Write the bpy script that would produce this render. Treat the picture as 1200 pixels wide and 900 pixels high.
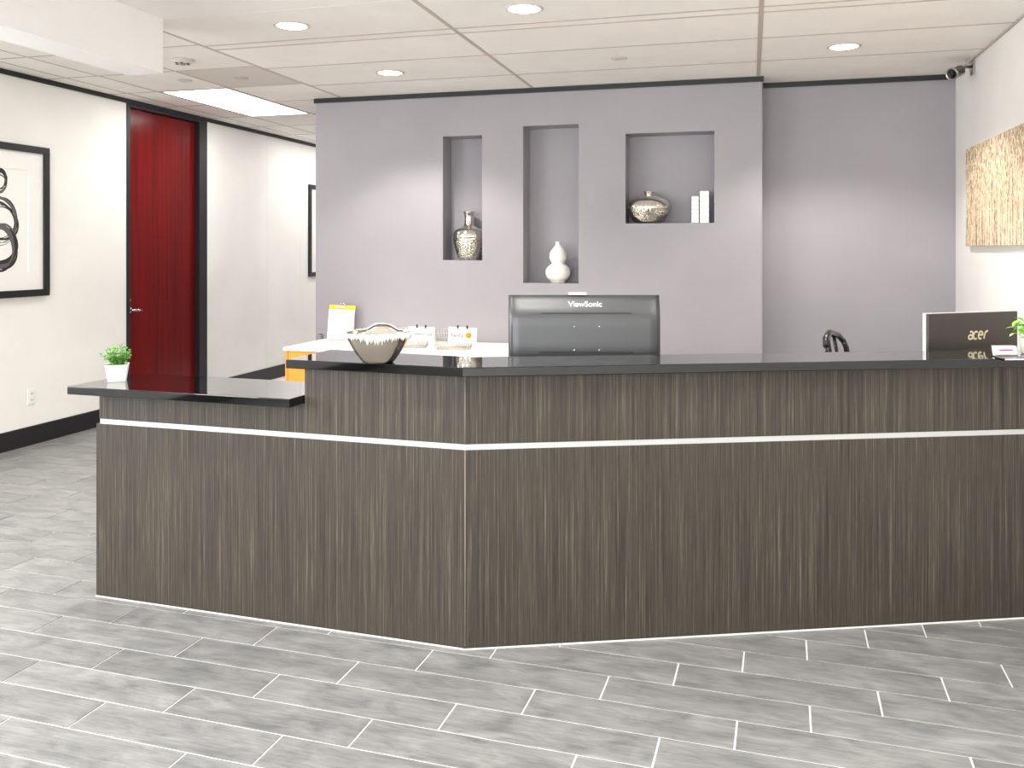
import bpy, bmesh, math, random
from mathutils import Vector, Matrix

for o in list(bpy.data.objects):
    bpy.data.objects.remove(o, do_unlink=True)
SC = bpy.context.scene
COL = SC.collection
R = math.radians
random.seed(7)

# ------------------------------------------------------------------ camera
FPX, HOR, CAMH = 1020.0, 292.0, 1.5          # focal length and horizon row, for a 1200x900 frame
YAW = math.atan(280.0 / FPX)
cam_d = bpy.data.cameras.new('camera')
cam = bpy.data.objects.new('camera', cam_d)
COL.objects.link(cam)
cam.location = (0, 0, CAMH)
cam.rotation_euler = (R(90), 0, YAW)
cam_d.sensor_fit = 'HORIZONTAL'
cam_d.sensor_width = 36.0
cam_d.lens = 36.0 * FPX / 1200.0
cam_d.shift_y = -(450.0 - HOR) / 1200.0
cam_d.clip_start = 0.05
SC.camera = cam

# ------------------------------------------------------------------ world, fill light, exposure
w = bpy.data.worlds.new('world')
SC.world = w
w.use_nodes = True
bg = w.node_tree.nodes['Background']
bg.inputs['Color'].default_value = (0.86, 0.93, 1.0, 1)
bg.inputs['Strength'].default_value = 0.8

def area_light(name, loc, rot, sx, sy, power, col=(1, 1, 1)):
    d = bpy.data.lights.new(name, 'AREA')
    d.shape = 'RECTANGLE'; d.size = sx; d.size_y = sy; d.energy = power; d.color = col
    o = bpy.data.objects.new(name, d); COL.objects.link(o)
    o.location = loc; o.rotation_euler = rot
    return o
# unseen fill light, added behind the camera at the lobby's assumed window wall
area_light('rear_fill_light', (-1.1, -3.93, 1.45), (R(90), 0, 0), 4.6, 2.2, 270, (0.96, 0.98, 1.0))
# unseen fill light, added at invented side windows in the lobby's left wall
area_light('side_fill_light', (-5.26, -0.2, 1.68), (R(90), 0, R(-90)), 5.6, 1.55, 260, (0.96, 0.98, 1.0))

DOWN_POWER = 108
PANEL_STRENGTH = 10.5

SC.view_settings.view_transform = 'Standard'
SC.view_settings.look = 'None'
SC.view_settings.gamma = 1.0
SC.view_settings.use_curve_mapping = False
SC.view_settings.exposure = 0.15
SC.cycles.use_denoising = True
SC.cycles.max_bounces = 10
SC.cycles.diffuse_bounces = 6
SC.cycles.sample_clamp_indirect = 6.0
SC.cycles.caustics_reflective = False
SC.cycles.caustics_refractive = False

# ------------------------------------------------------------------ material helpers
def lin(c):
    return tuple(((v / 255.0) / 12.92) if v / 255.0 <= 0.04045 else (((v / 255.0) + 0.055) / 1.055) ** 2.4 for v in c) + (1.0,)

def mat(name, col, rough=0.5, metal=0.0, spec=0.5, emit=None, estr=0.0, coat=0.0):
    m = bpy.data.materials.new(name); m.use_nodes = True
    b = m.node_tree.nodes['Principled BSDF']
    b.inputs['Base Color'].default_value = lin(col)
    b.inputs['Roughness'].default_value = rough
    b.inputs['Metallic'].default_value = metal
    b.inputs['Specular IOR Level'].default_value = spec
    b.inputs['Coat Weight'].default_value = coat
    if emit:
        b.inputs['Emission Color'].default_value = lin(emit)
        b.inputs['Emission Strength'].default_value = estr
    return m

class NT:
    """small node helper"""
    def __init__(s, m):
        s.t = m.node_tree; s.b = s.t.nodes['Principled BSDF']
    def n(s, kind, **kw):
        x = s.t.nodes.new(kind)
        for k, v in kw.items():
            if k in ('inp',):
                for kk, vv in v.items(): x.inputs[kk].default_value = vv
            else: setattr(x, k, v)
        return x
    def l(s, a, b): s.t.links.new(a, b)
    def ramp(s, fac, stops):
        r = s.n('ShaderNodeValToRGB'); e = r.color_ramp.elements
        while len(e) < len(stops): e.new(0.5)
        for k, (p, c) in enumerate(stops): e[k].position = p; e[k].color = lin(c)
        s.l(fac, r.inputs['Fac']); return r
    def coords(s, scale=(1, 1, 1), loc=(0, 0, 0), kind='Object'):
        tc = s.n('ShaderNodeTexCoord'); mp = s.n('ShaderNodeMapping')
        mp.inputs['Scale'].default_value = scale; mp.inputs['Location'].default_value = loc
        s.l(tc.outputs[kind], mp.inputs['Vector']); return mp.outputs['Vector']
    def noise(s, vec, scale=5.0, detail=4.0, rough=0.5, dist=0.0):
        x = s.n('ShaderNodeTexNoise'); s.l(vec, x.inputs['Vector'])
        x.inputs['Scale'].default_value = scale; x.inputs['Detail'].default_value = detail
        x.inputs['Roughness'].default_value = rough; x.inputs['Distortion'].default_value = dist
        return x.outputs['Fac']
    def bump(s, h, strength=0.1, dist=0.01):
        x = s.n('ShaderNodeBump'); x.inputs['Strength'].default_value = strength; x.inputs['Distance'].default_value = dist
        s.l(h, x.inputs['Height']); s.l(x.outputs['Normal'], s.b.inputs['Normal'])
    def mix(s, fac, a, b, mode='MIX'):
        x = s.n('ShaderNodeMix', data_type='RGBA', blend_type=mode)
        if isinstance(fac, float): x.inputs[0].default_value = fac
        else: s.l(fac, x.inputs[0])
        for i, v in ((6, a), (7, b)):
            if isinstance(v, tuple): x.inputs[i].default_value = v
            else: s.l(v, x.inputs[i])
        return x.outputs[2]
    def math(s, op, a, b):
        x = s.n('ShaderNodeMath', operation=op)
        for i, v in ((0, a), (1, b)):
            if isinstance(v, (int, float)): x.inputs[i].default_value = v
            else: s.l(v, x.inputs[i])
        return x.outputs[0]

def paint(name, col, rough=0.6, var=0.03, bump=0.03):
    m = mat(name, col, rough, spec=0.3); t = NT(m)
    v = t.coords()
    f = t.noise(v, 1.3, 3)
    c = t.ramp(f, [(0.3, tuple(x * (1 - var) for x in col)), (0.7, tuple(min(255, x * (1 + var * 0.4)) for x in col))])
    t.l(c.outputs['Color'], t.b.inputs['Base Color'])
    t.bump(t.noise(v, 260, 2), bump, 0.001)
    return m

M = {}
M['lilac'] = paint('lilac_grey_paint', (161, 157, 162))
M['white'] = paint('white_wall_paint', (243, 242, 238))
M['plaster'] = paint('ceiling_plaster', (244, 242, 240))
M['black'] = mat('black_trim', (24, 25, 28), 0.45)
M['blackgloss'] = mat('black_gloss_plastic', (20, 20, 21), 0.2)
M['chrome'] = mat('chrome', (215, 215, 215), 0.12, 1.0)
M['alu'] = mat('brushed_aluminium', (206, 206, 205), 0.4, 0.75)
M['steel'] = mat('satin_steel', (176, 172, 166), 0.3, 1.0)
M['whiteplastic'] = mat('white_plastic', (240, 240, 238), 0.35)
M['paper'] = mat('white_paper', (246, 245, 242), 0.7)
M['grout'] = paint('light_grout', (240, 239, 236), 0.8)
M['tbar'] = mat('ceiling_grid_bar', (188, 176, 166), 0.6)
M['orange'] = mat('orange_laminate', (242, 168, 62), 0.45)
M['whitelam'] = mat('white_laminate', (246, 243, 234), 0.4)
M['yellow'] = mat('yellow_band', (245, 200, 30), 0.5)
M['ink'] = mat('ink', (38, 38, 40), 0.7)
M['inkgrey'] = mat('grey_ink', (96, 94, 94), 0.7)
M['purple'] = mat('purple_print', (98, 44, 130), 0.6)
M['orangeprint'] = mat('orange_print', (240, 150, 20), 0.6)
M['redprint'] = mat('red_print', (205, 45, 60), 0.6)
M['blueprint'] = mat('blue_print', (120, 130, 190), 0.6)
M['pink'] = mat('pink_print', (230, 70, 115), 0.6)
M['wire'] = mat('wire_beige', (205, 196, 186), 0.4, 0.4)
M['darkgrey'] = mat('dark_grey', (60, 60, 62), 0.5)
M['midgrey'] = mat('mid_grey', (140, 140, 142), 0.5)
M['ceramic'] = mat('white_ceramic', (244, 241, 233), 0.35)
M['acer'] = mat('dark_brown_lid', (62, 54, 48), 0.32)
M['logo'] = mat('champagne_lettering', (226, 210, 176), 0.35, 0.3)
M['lettering'] = mat('white_lettering', (236, 238, 240), 0.5)
M['soil'] = mat('soil', (60, 45, 35), 0.9)
M['lens'] = mat('lamp_lens', (255, 252, 246), 0.4, emit=(255, 250, 242), estr=9.0)
M['panel_lens'] = mat('panel_lens', (255, 255, 255), 0.4, emit=(255, 252, 247), estr=PANEL_STRENGTH)
M['ringtrim'] = mat('ring_trim', (205, 196, 188), 0.4)

def m_floor():
    m = mat('grey_floor_tile', (170, 168, 165), 0.3, spec=0.45); t = NT(m)
    oi = t.n('ShaderNodeObjectInfo'); tc = t.n('ShaderNodeTexCoord')
    add = t.n('ShaderNodeVectorMath', operation='MULTIPLY_ADD')
    cmb = t.n('ShaderNodeCombineXYZ')
    for k in range(3): t.l(oi.outputs['Random'], cmb.inputs[k])
    t.l(cmb.outputs[0], add.inputs[0]); add.inputs[1].default_value = (37, 19, 53)
    t.l(tc.outputs['Object'], add.inputs[2])
    mp = t.n('ShaderNodeMapping'); mp.inputs['Scale'].default_value = (3.2, 7.5, 1); t.l(add.outputs[0], mp.inputs['Vector'])
    f1 = t.noise(mp.outputs['Vector'], 1.6, 6, 0.62, 0.6)
    mp2 = t.n('ShaderNodeMapping'); mp2.inputs['Scale'].default_value = (5, 60, 1); t.l(add.outputs[0], mp2.inputs['Vector'])
    f2 = t.noise(mp2.outputs['Vector'], 2.0, 4, 0.6)
    s = t.math('ADD', t.math('MULTIPLY', f1, 0.66), t.math('MULTIPLY', f2, 0.34))
    c = t.ramp(s, [(0.38, (105, 106, 106)), (0.5, (128, 128, 127)), (0.62, (147, 146, 144))])
    hv = t.n('ShaderNodeHueSaturation'); t.l(c.outputs['Color'], hv.inputs['Color'])
    mr = t.n('ShaderNodeMapRange'); mr.inputs['To Min'].default_value = 0.92; mr.inputs['To Max'].default_value = 1.06
    t.l(oi.outputs['Random'], mr.inputs['Value']); t.l(mr.outputs[0], hv.inputs['Value'])
    t.l(hv.outputs['Color'], t.b.inputs['Base Color'])
    rr = t.n('ShaderNodeMapRange'); rr.inputs['To Min'].default_value = 0.26; rr.inputs['To Max'].default_value = 0.42
    t.l(f1, rr.inputs['Value']); t.l(rr.outputs[0], t.b.inputs['Roughness'])
    t.bump(f2, 0.05, 0.001)
    return m
M['tile'] = m_floor()

def m_ceiltile():
    m = mat('ceiling_tile', (238, 233, 228), 0.85, spec=0.2); t = NT(m)
    v = t.coords(kind='Object')
    oi = t.n('ShaderNodeObjectInfo')
    f = t.noise(v, 2.5, 5, 0.6)
    c = t.ramp(f, [(0.3, (238, 233, 228)), (0.7, (245, 242, 238))])
    hv = t.n('ShaderNodeHueSaturation'); t.l(c.outputs['Color'], hv.inputs['Color'])
    mr = t.n('ShaderNodeMapRange'); mr.inputs['To Min'].default_value = 0.97; mr.inputs['To Max'].default_value = 1.02
    t.l(oi.outputs['Random'], mr.inputs['Value']); t.l(mr.outputs[0], hv.inputs['Value'])
    t.l(hv.outputs['Color'], t.b.inputs['Base Color'])
    t.bump(t.noise(v, 180, 3), 0.25, 0.002)
    return m
M['ceiltile'] = m_ceiltile()

def m_wood():
    """dark grey-brown laminate with fine vertical strand grain (local x across the grain)"""
    m = mat('strand_laminate', (92, 84, 77), 0.5, spec=0.35); t = NT(m)
    oi = t.n('ShaderNodeObjectInfo'); tc = t.n('ShaderNodeTexCoord')
    def lay(sx, sz, sc, det, rough=0.6):
        mp = t.n('ShaderNodeMapping'); mp.inputs['Scale'].default_value = (sx, 1, sz)
        t.l(tc.outputs['Object'], mp.inputs['Vector'])
        return t.noise(mp.outputs['Vector'], sc, det, rough)
    fine = lay(150, 1.6, 1.0, 3.0, 0.65)
    mid = lay(42, 0.35, 1.0, 3.0, 0.6)
    broad = lay(7, 0.2, 1.0, 2.0)
    fleck = lay(260, 9.0, 1.0, 2.0)
    s = t.math('ADD', t.math('MULTIPLY', fine, 0.60), t.math('MULTIPLY', mid, 0.12))
    s = t.math('ADD', s, t.math('MULTIPLY', broad, 0.08))
    s = t.math('ADD', s, t.math('MULTIPLY', fleck, 0.20))
    c = t.ramp(s, [(0.36, (34, 30, 25)), (0.45, (55, 49, 42)), (0.55, (69, 62, 53)), (0.66, (110, 101, 88))])
    t.l(c.outputs['Color'], t.b.inputs['Base Color'])
    t.bump(fine, 0.08, 0.0006)
    return m
M['wood'] = m_wood()

def m_granite():
    m = mat('black_polished_stone', (14, 14, 15), 0.05, spec=0.5); t = NT(m); t.b.inputs['IOR'].default_value = 1.45; t.b.inputs['Coat Weight'].default_value = 0.6; t.b.inputs['Coat IOR'].default_value = 1.42; t.b.inputs['Coat Roughness'].default_value = 0.03
    v = t.coords()
    f = t.noise(v, 420, 2)
    c = t.ramp(f, [(0.62, (10, 10, 11)), (0.74, (26, 26, 28)), (0.82, (80, 80, 84))])
    t.l(c.outputs['Color'], t.b.inputs['Base Color'])
    return m
M['stone'] = m_granite()

def m_door():
    m = mat('red_mahogany', (112, 20, 16), 0.22, spec=0.25); t = NT(m)
    v = t.coords((1, 22, 0.7))
    f = t.noise(v, 1.2, 5, 0.6, 0.4)
    c = t.ramp(f, [(0.25, (74, 4, 4)), (0.5, (104, 8, 7)), (0.75, (122, 14, 11))])
    t.l(c.outputs['Color'], t.b.inputs['Base Color'])
    return m
M['door'] = m_door()

def m_mercury():
    m = mat('mercury_glass', (214, 208, 194), 0.1, 1.0); t = NT(m)
    v = t.coords()
    f = t.noise(v, 60, 5, 0.7, 0.5)
    c = t.ramp(f, [(0.3, (196, 190, 178)), (0.5, (236, 232, 222)), (0.7, (250, 247, 240))])
    t.l(c.outputs['Color'], t.b.inputs['Base Color'])
    t.bump(t.noise(v, 35, 3), 0.2, 0.003)
    return m
M['mercury'] = m_mercury()

def m_mosaic():
    m = mat('mirror_mosaic', (214, 208, 194), 0.14, 1.0); t = NT(m)
    v = t.coords()
    vo = t.n('ShaderNodeTexVoronoi'); vo.inputs['Scale'].default_value = 70; t.l(v, vo.inputs['Vector'])
    c = t.ramp(vo.outputs['Distance'], [(0.0, (248, 244, 234)), (0.55, (232, 226, 212)), (0.85, (170, 162, 148))])
    t.l(c.outputs['Color'], t.b.inputs['Base Color'])
    t.bump(vo.outputs['Distance'], 0.6, 0.006)
    return m
M['mosaic'] = m_mosaic()

def m_bowl():
    m = mat('hammered_pewter', (186, 178, 166), 0.24, 1.0); t = NT(m)
    v = t.coords()
    t.bump(t.noise(v, 14, 3), 0.35, 0.01)
    return m
M['bowl'] = m_bowl()

def m_canvas():
    """printed canvas: pale trunks in a brown autumn wood"""
    m = mat('printed_canvas', (210, 190, 160), 0.8, spec=0.1); t = NT(m)
    a = t.coords((1, 34, 2.0)); f1 = t.noise(a, 1.0, 4, 0.65, 0.5)
    b = t.coords((1, 70, 22)); f2 = t.noise(b, 1.0, 4, 0.7, 0.8)
    tc = t.n('ShaderNodeTexCoord'); sp = t.n('ShaderNodeSeparateXYZ'); t.l(tc.outputs['Object'], sp.inputs[0])
    up = t.n('ShaderNodeMapRange'); up.inputs['From Min'].default_value = 0.15; up.inputs['From Max'].default_value = 0.55
    t.l(sp.outputs['Z'], up.inputs['Value'])
    mx = t.n('ShaderNodeMix', data_type='FLOAT'); t.l(up.outputs[0], mx.inputs[0]); t.l(f1, mx.inputs[2]); t.l(f2, mx.inputs[3])
    f3 = t.noise(t.coords((1, 1, 1)), 26, 5, 0.7, 1.0)
    s = t.math('ADD', t.math('MULTIPLY', mx.outputs[0], 0.55), t.math('MULTIPLY', f2, 0.15))
    s = t.math('ADD', s, t.math('MULTIPLY', f3, 0.30))
    c = t.ramp(s, [(0.36, (84, 60, 46)), (0.43, (150, 118, 92)), (0.49, (206, 182, 150)), (0.55, (236, 220, 192)), (0.62, (250, 242, 224))])
    t.l(c.outputs['Color'], t.b.inputs['Base Color'])
    return m
M['canvas'] = m_canvas()

def m_leaf(name, a, b):
    m = mat(name, a, 0.45); t = NT(m)
    oi = t.n('ShaderNodeObjectInfo'); v = t.coords()
    f = t.noise(v, 45, 2)
    s = t.math('ADD', t.math('MULTIPLY', f, 0.7), t.math('MULTIPLY', oi.outputs['Random'], 0.3))
    c = t.ramp(s, [(0.35, a), (0.65, b)])
    t.l(c.outputs['Color'], t.b.inputs['Base Color'])
    t.b.inputs['Subsurface Weight'].default_value = 0.0
    return m
M['leaf'] = m_leaf('small_leaf_green', (80, 158, 46), (190, 230, 122))
M['leaf2'] = m_leaf('bright_leaf_green', (82, 176, 44), (190, 228, 66))
def m_glass():
    m = mat('clear_glass', (255, 255, 255), 0.02)
    m.node_tree.nodes['Principled BSDF'].inputs['Transmission Weight'].default_value = 1.0
    m.node_tree.nodes['Principled BSDF'].inputs['IOR'].default_value = 1.45
    return m
M['glass'] = m_glass()

# ------------------------------------------------------------------ mesh helpers
class MB:
    def __init__(s): s.v = []; s.f = []; s.smooth = []
    def add(s, vs, fs, smooth=False):
        n = len(s.v); s.v += [tuple(p) for p in vs]
        s.f += [tuple(i + n for i in f) for f in fs]; s.smooth += [smooth] * len(fs); return s
    def box(s, x0, x1, y0, y1, z0, z1):
        return s.prism([(x0, y0), (x1, y0), (x1, y1), (x0, y1)], z0, z1)
    def prism(s, poly, z0, z1):
        n = len(poly)
        ar = sum(poly[i][0] * poly[(i + 1) % n][1] - poly[(i + 1) % n][0] * poly[i][1] for i in range(n))
        if ar < 0: poly = poly[::-1]
        vs = [(x, y, z0) for x, y in poly] + [(x, y, z1) for x, y in poly]
        fs = [tuple(range(n))[::-1], tuple(range(n, 2 * n))] + [(i, (i + 1) % n, n + (i + 1) % n, n + i) for i in range(n)]
        return s.add(vs, fs)
    def lathe(s, prof, seg=40, center=(0, 0, 0), shape=None):
        cx, cy, cz = center; vs = []; fs = []; n = len(prof)
        for j in range(seg):
            a = 2 * math.pi * j / seg
            for r, z in prof:
                k = shape(a) if shape else 1.0
                vs.append((cx + r * k * math.cos(a), cy + r * k * math.sin(a), cz + z))
        for j in range(seg):
            for i in range(n - 1):
                a, b = j * n + i, ((j + 1) % seg) * n + i
                fs.append((a, b, b + 1, a + 1))
        s.add(vs, fs, True)
        for i, flip in ((0, True), (n - 1, False)):
            if prof[i][0] > 1e-5:
                loop = [vs[j * n + i] for j in range(seg)]
                s.add(loop[::-1] if flip else loop, [tuple(range(seg))])
        return s
    def tube(s, path, r, seg=8, closed=False):
        P = [Vector(p) for p in path]; n = len(P); rings = []
        for i in range(n):
            if closed: d = P[(i + 1) % n] - P[i - 1]
            else: d = P[min(i + 1, n - 1)] - P[max(i - 1, 0)]
            d.normalize()
            ref = Vector((0, 0, 1)) if abs(d.z) < 0.9 else Vector((1, 0, 0))
            a = d.cross(ref).normalized(); b = d.cross(a)
            rr = r[i] if isinstance(r, (list, tuple)) else r
            rings.append([P[i] + (a * math.cos(2 * math.pi * k / seg) + b * math.sin(2 * math.pi * k / seg)) * rr for k in range(seg)])
        vs = [p for ring in rings for p in ring]; fs = []
        for i in range(n if closed else n - 1):
            for k in range(seg):
                a, b = i * seg + k, i * seg + (k + 1) % seg
                c, d2 = ((i + 1) % n) * seg + (k + 1) % seg, ((i + 1) % n) * seg + k
                fs.append((a, b, c, d2))
        if not closed:
            fs.append(tuple(range(seg))[::-1]); fs.append(tuple((n - 1) * seg + k for k in range(seg)))
        return s.add(vs, fs, True)
    def build(s, name, m, parent=None, loc=(0, 0, 0), rot=(0, 0, 0), bevel=0.0, segs=2):
        me = bpy.data.meshes.new(name)
        me.from_pydata([tuple(p) for p in s.v], [], s.f)
        for p, sm in zip(me.polygons, s.smooth): p.use_smooth = sm
        bm = bmesh.new(); bm.from_mesh(me)
        bmesh.ops.remove_doubles(bm, verts=bm.verts, dist=1e-6)
        bmesh.ops.recalc_face_normals(bm, faces=bm.faces)
        if bevel:
            bmesh.ops.bevel(bm, geom=[e for e in bm.edges if e.calc_face_angle(0) > 0.6], offset=bevel, segments=segs, affect='EDGES', profile=0.5)
        bm.to_mesh(me); bm.free()
        me.materials.append(M[m] if isinstance(m, str) else m)
        o = bpy.data.objects.new(name, me); COL.objects.link(o)
        o.location = loc; o.rotation_euler = rot
        if parent: o.parent = parent
        return o

def tag(o, label=None, cat=None, group=None, kind=None):
    if label: o['label'] = label
    if cat: o['category'] = cat
    if group: o['group'] = group
    if kind: o['kind'] = kind
    return o
def thing(name, label, cat, loc=(0, 0, 0), rz=0.0, group=None):
    o = bpy.data.objects.new(name, None); COL.objects.link(o)
    o.empty_display_size = 0.05
    o.location = loc; o.rotation_euler = (0, 0, rz)
    return tag(o, label, cat, group)
def struct(o): o['kind'] = 'structure'; return o
def bx(x0, x1, y0, y1, z0, z1): return MB().box(x0, x1, y0, y1, z0, z1)
def ribbon(path, wd, closed=False):
    """flat stroke in the local xz plane (y = 0), returned as (verts, faces)"""
    n = len(path); vs = []; fs = []
    for i in range(n):
        a = path[i - 1] if (closed or i) else path[i]
        b = path[(i + 1) % n] if (closed or i < n - 1) else path[i]
        dx, dz = b[0] - a[0], b[1] - a[1]; L = math.hypot(dx, dz) or 1
        ww = wd[i] if isinstance(wd, (list, tuple)) else wd
        nx, nz = -dz / L * ww / 2, dx / L * ww / 2
        vs += [(path[i][0] + nx, 0, path[i][1] + nz), (path[i][0] - nx, 0, path[i][1] - nz)]
    for i in range(n if closed else n - 1):
        j = (i + 1) % n
        fs.append((2 * i, 2 * i + 1, 2 * j + 1, 2 * j))
    return vs, fs
def text_mesh(txt, size, extrude=0.0006, offset=0.0, shear=0.0, spacing=1.0):
    c = bpy.data.curves.new('lettering', 'FONT'); c.body = txt; c.size = size; c.extrude = extrude
    c.offset = offset; c.align_x = 'CENTER'; c.align_y = 'CENTER'; c.shear = shear; c.space_character = spacing
    o = bpy.data.objects.new('lettering', c); COL.objects.link(o)
    dg = bpy.context.evaluated_depsgraph_get(); dg.update()
    me = bpy.data.meshes.new_from_object(o.evaluated_get(dg))
    bpy.data.objects.remove(o, do_unlink=True)
    return me
def put_mesh(name, me, m, parent, loc, rot):
    me.materials.clear(); me.materials.append(M[m])
    o = bpy.data.objects.new(name, me); COL.objects.link(o); o.parent = parent
    o.location = loc; o.rotation_euler = rot; return o

# projection used only to choose which floor tiles the photograph shows
FW = Vector((-math.sin(YAW), math.cos(YAW))); RT = Vector((math.cos(YAW), math.sin(YAW)))
def proj(x, y, z):
    p = Vector((x, y)); Z = p.dot(FW)
    if Z < 0.2: return None
    return 600 + FPX * p.dot(RT) / Z, HOR + FPX * (CAMH - z) / Z
def pt(px, Z):
    """floor-plan point on the sight line of image column px at depth Z"""
    p = ((px - 600) / FPX * RT + FW) * Z
    return p.x, p.y

# ------------------------------------------------------------------ the room
XL, XR, YB, YN, YF = -5.324, 1.50, 7.27, 6.97, -4.0
XNL, XNR = -3.715, 0.083          # ends of the niche wall
YEND = 11.2                       # end of the corridor
CZ = 2.83

def clip(poly, x0, x1, y0, y1):
    def cut(P, inside, inter):
        out = []
        for i in range(len(P)):
            a, b = P[i - 1], P[i]
            ia, ib = inside(a), inside(b)
            if ia != ib: out.append(inter(a, b))
            if ib: out.append(b)
        return out
    def ix(v): return lambda a, b: (v, a[1] + (b[1] - a[1]) * (v - a[0]) / (b[0] - a[0]))
    def iy(v): return lambda a, b: (a[0] + (b[0] - a[0]) * (v - a[1]) / (b[1] - a[1]), v)
    for ins, it in ((lambda p: p[0] >= x0, ix(x0)), (lambda p: p[0] <= x1, ix(x1)), (lambda p: p[1] >= y0, iy(y0)), (lambda p: p[1] <= y1, iy(y1))):
        if not poly: return []
        poly = cut(poly, ins, it)
    return poly

# floor: a grout bed with individual tiles on it
floor = struct(MB().box(XL, XR, YF, YB, -0.12, -0.003).box(XL, XNL, YB, YEND, -0.12, -0.003).build('floor', 'grout'))
TL, TW, GAP = 0.6672, 0.1667, 0.0062
TA = -math.atan(0.0336)
O0 = Vector((-2.487, 2.943))
ex = Vector((math.cos(TA), math.sin(TA))); ey = Vector((-math.sin(TA), math.cos(TA)))
DC = Vector((-1.031, 3.093))       # desk's outer corner
def desk_hides(px, py):
    if px < 113: return False
    yb = 699 + (px - 113) * 0.1458 if px < 545 else 762 - (px - 545) * 0.0565
    return py < yb - 2
cells = []
for row in range(-44, 52):
    sh = 0.2228 * row
    for k in range(-14, 16):
        a0 = sh + k * TL; b0 = row * TW
        cs = [O0 + ex * (a0 + u) + ey * (b0 + v) for u, v in ((GAP / 2, GAP / 2), (TL - GAP / 2, GAP / 2), (TL - GAP / 2, TW - GAP / 2), (GAP / 2, TW - GAP / 2))]
        poly = [(c.x, c.y) for c in cs]
        for (x0, x1, y0, y1) in ((XL + .001, XR - .001, YF + .001, YB - .001), (XL + .001, XNL - .001, YB - .001, YEND - .001)):
            cp = clip(poly, x0, x1, y0, y1)
            if len(cp) < 3: continue
            ar = abs(sum(cp[i][0] * cp[(i + 1) % len(cp)][1] - cp[(i + 1) % len(cp)][0] * cp[i][1] for i in range(len(cp)))) / 2
            if ar < 0.0008: continue
            pp = [proj(x, y, 0) for x, y in cp]
            vis = 0.0
            if all(pp):
                inn = [q for q in pp if -5 < q[0] < 1205 and 440 < q[1] < 905 and not desk_hides(*q)]
                if inn:
                    vis = abs(sum(pp[i][0] * pp[(i + 1) % len(pp)][1] - pp[(i + 1) % len(pp)][0] * pp[i][1] for i in range(len(pp)))) / 2
            full = len(cp) == 4 and ar > (TL - GAP) * (TW - GAP) * 0.9995
            cells.append((vis, full, cp, O0 + ex * (a0 + TL / 2) + ey * (b0 + TW / 2)))
cells.sort(key=lambda c: -c[0])
TZ0, TZ1 = -0.0035, 0.0
tb = bx(-TL / 2 + GAP / 2, TL / 2 - GAP / 2, -TW / 2 + GAP / 2, TW / 2 - GAP / 2, TZ0, TZ1)
proto_tile = None
rest = MB()
for i, (vis, full, cp, c) in enumerate(cells):
    if vis > 0 and i < 300:
        if full:
            if proto_tile is None:
                o = tb.build('floor_tile', 'tile', floor, bevel=0.0008, segs=1); proto_tile = o
            else:
                o = bpy.data.objects.new('floor_tile', proto_tile.data); COL.objects.link(o); o.parent = floor
            o.location = (c.x, c.y, 0); o.rotation_euler = (0, 0, TA)
        else:
            MB().prism([(x - c.x, y - c.y) for x, y in cp], TZ0, TZ1).build('floor_tile', 'tile', floor, (c.x, c.y, 0))
    else:
        rest.prism(cp, TZ0, TZ1)
tag(rest.build('floor_tiling', 'tile', floor), kind='stuff')

# ceiling: a grid with separate tiles, a plain plaster part in front
ceil = struct(MB().box(XL, XR, YF, YB, CZ + 0.006, CZ + 0.14).box(XL, XNL, YB, YEND, CZ + 0.006, CZ + 0.14).build('ceiling', 'tbar'))
BX0, BX1, BY = -3.52, -3.28, 4.325           # bulkhead beam
MB().box(BX1 + .001, XR - .002, YF + .002, BY, CZ, CZ + 0.02).build('plaster_ceiling', 'plaster', ceil)
bulk = struct(bx(BX0, BX1, YF + .002, BY, 2.517, CZ + 0.02).build('trim_bulkhead', 'plaster', bevel=0.002, segs=1))
def ctile(x0, x1, y0, y1, gx=0.009, gy=0.007):
    cx, cy = (x0 + x1) / 2, (y0 + y1) / 2
    bx(x0 + gx - cx, x1 - gx - cx, y0 + gy - cy, y1 - gy - cy, 0, 0.02).build('ceiling_tile', 'ceiltile', ceil, (cx, cy, CZ), bevel=0.0008, segs=1)
def bar(x0, x1, y0, y1):
    cx_, cy_ = (x0 + x1) / 2, (y0 + y1) / 2
    bx(x0 - cx_, x1 - cx_, y0 - cy_, y1 - cy_, -.002, .004).build('grid_bar', 'tbar', ceil, (cx_, cy_, CZ))
ys = [BY, 4.965, 5.08, 5.70, 6.395, YN]
xs = [-3.46, -1.735, 0.055, XR]
for i in range(len(ys) - 1):
    for j in range(3):
        y1 = ys[i + 1]
        if j == 2 and i == len(ys) - 2: y1 = YB
        ctile(xs[j] + (0.004 if j else 0), xs[j + 1] - (0.004 if j < 2 else -.006), ys[i], y1)
for y in ys[1:-1]:
    for j in range(3): bar(xs[j] + .013, xs[j + 1] - .013, y - .010, y + .010)
for x, yb_ in zip(xs[:3], (YN, YN, YN)): bar(x - .012, x + .012, BY + .001, yb_ - .015)
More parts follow.
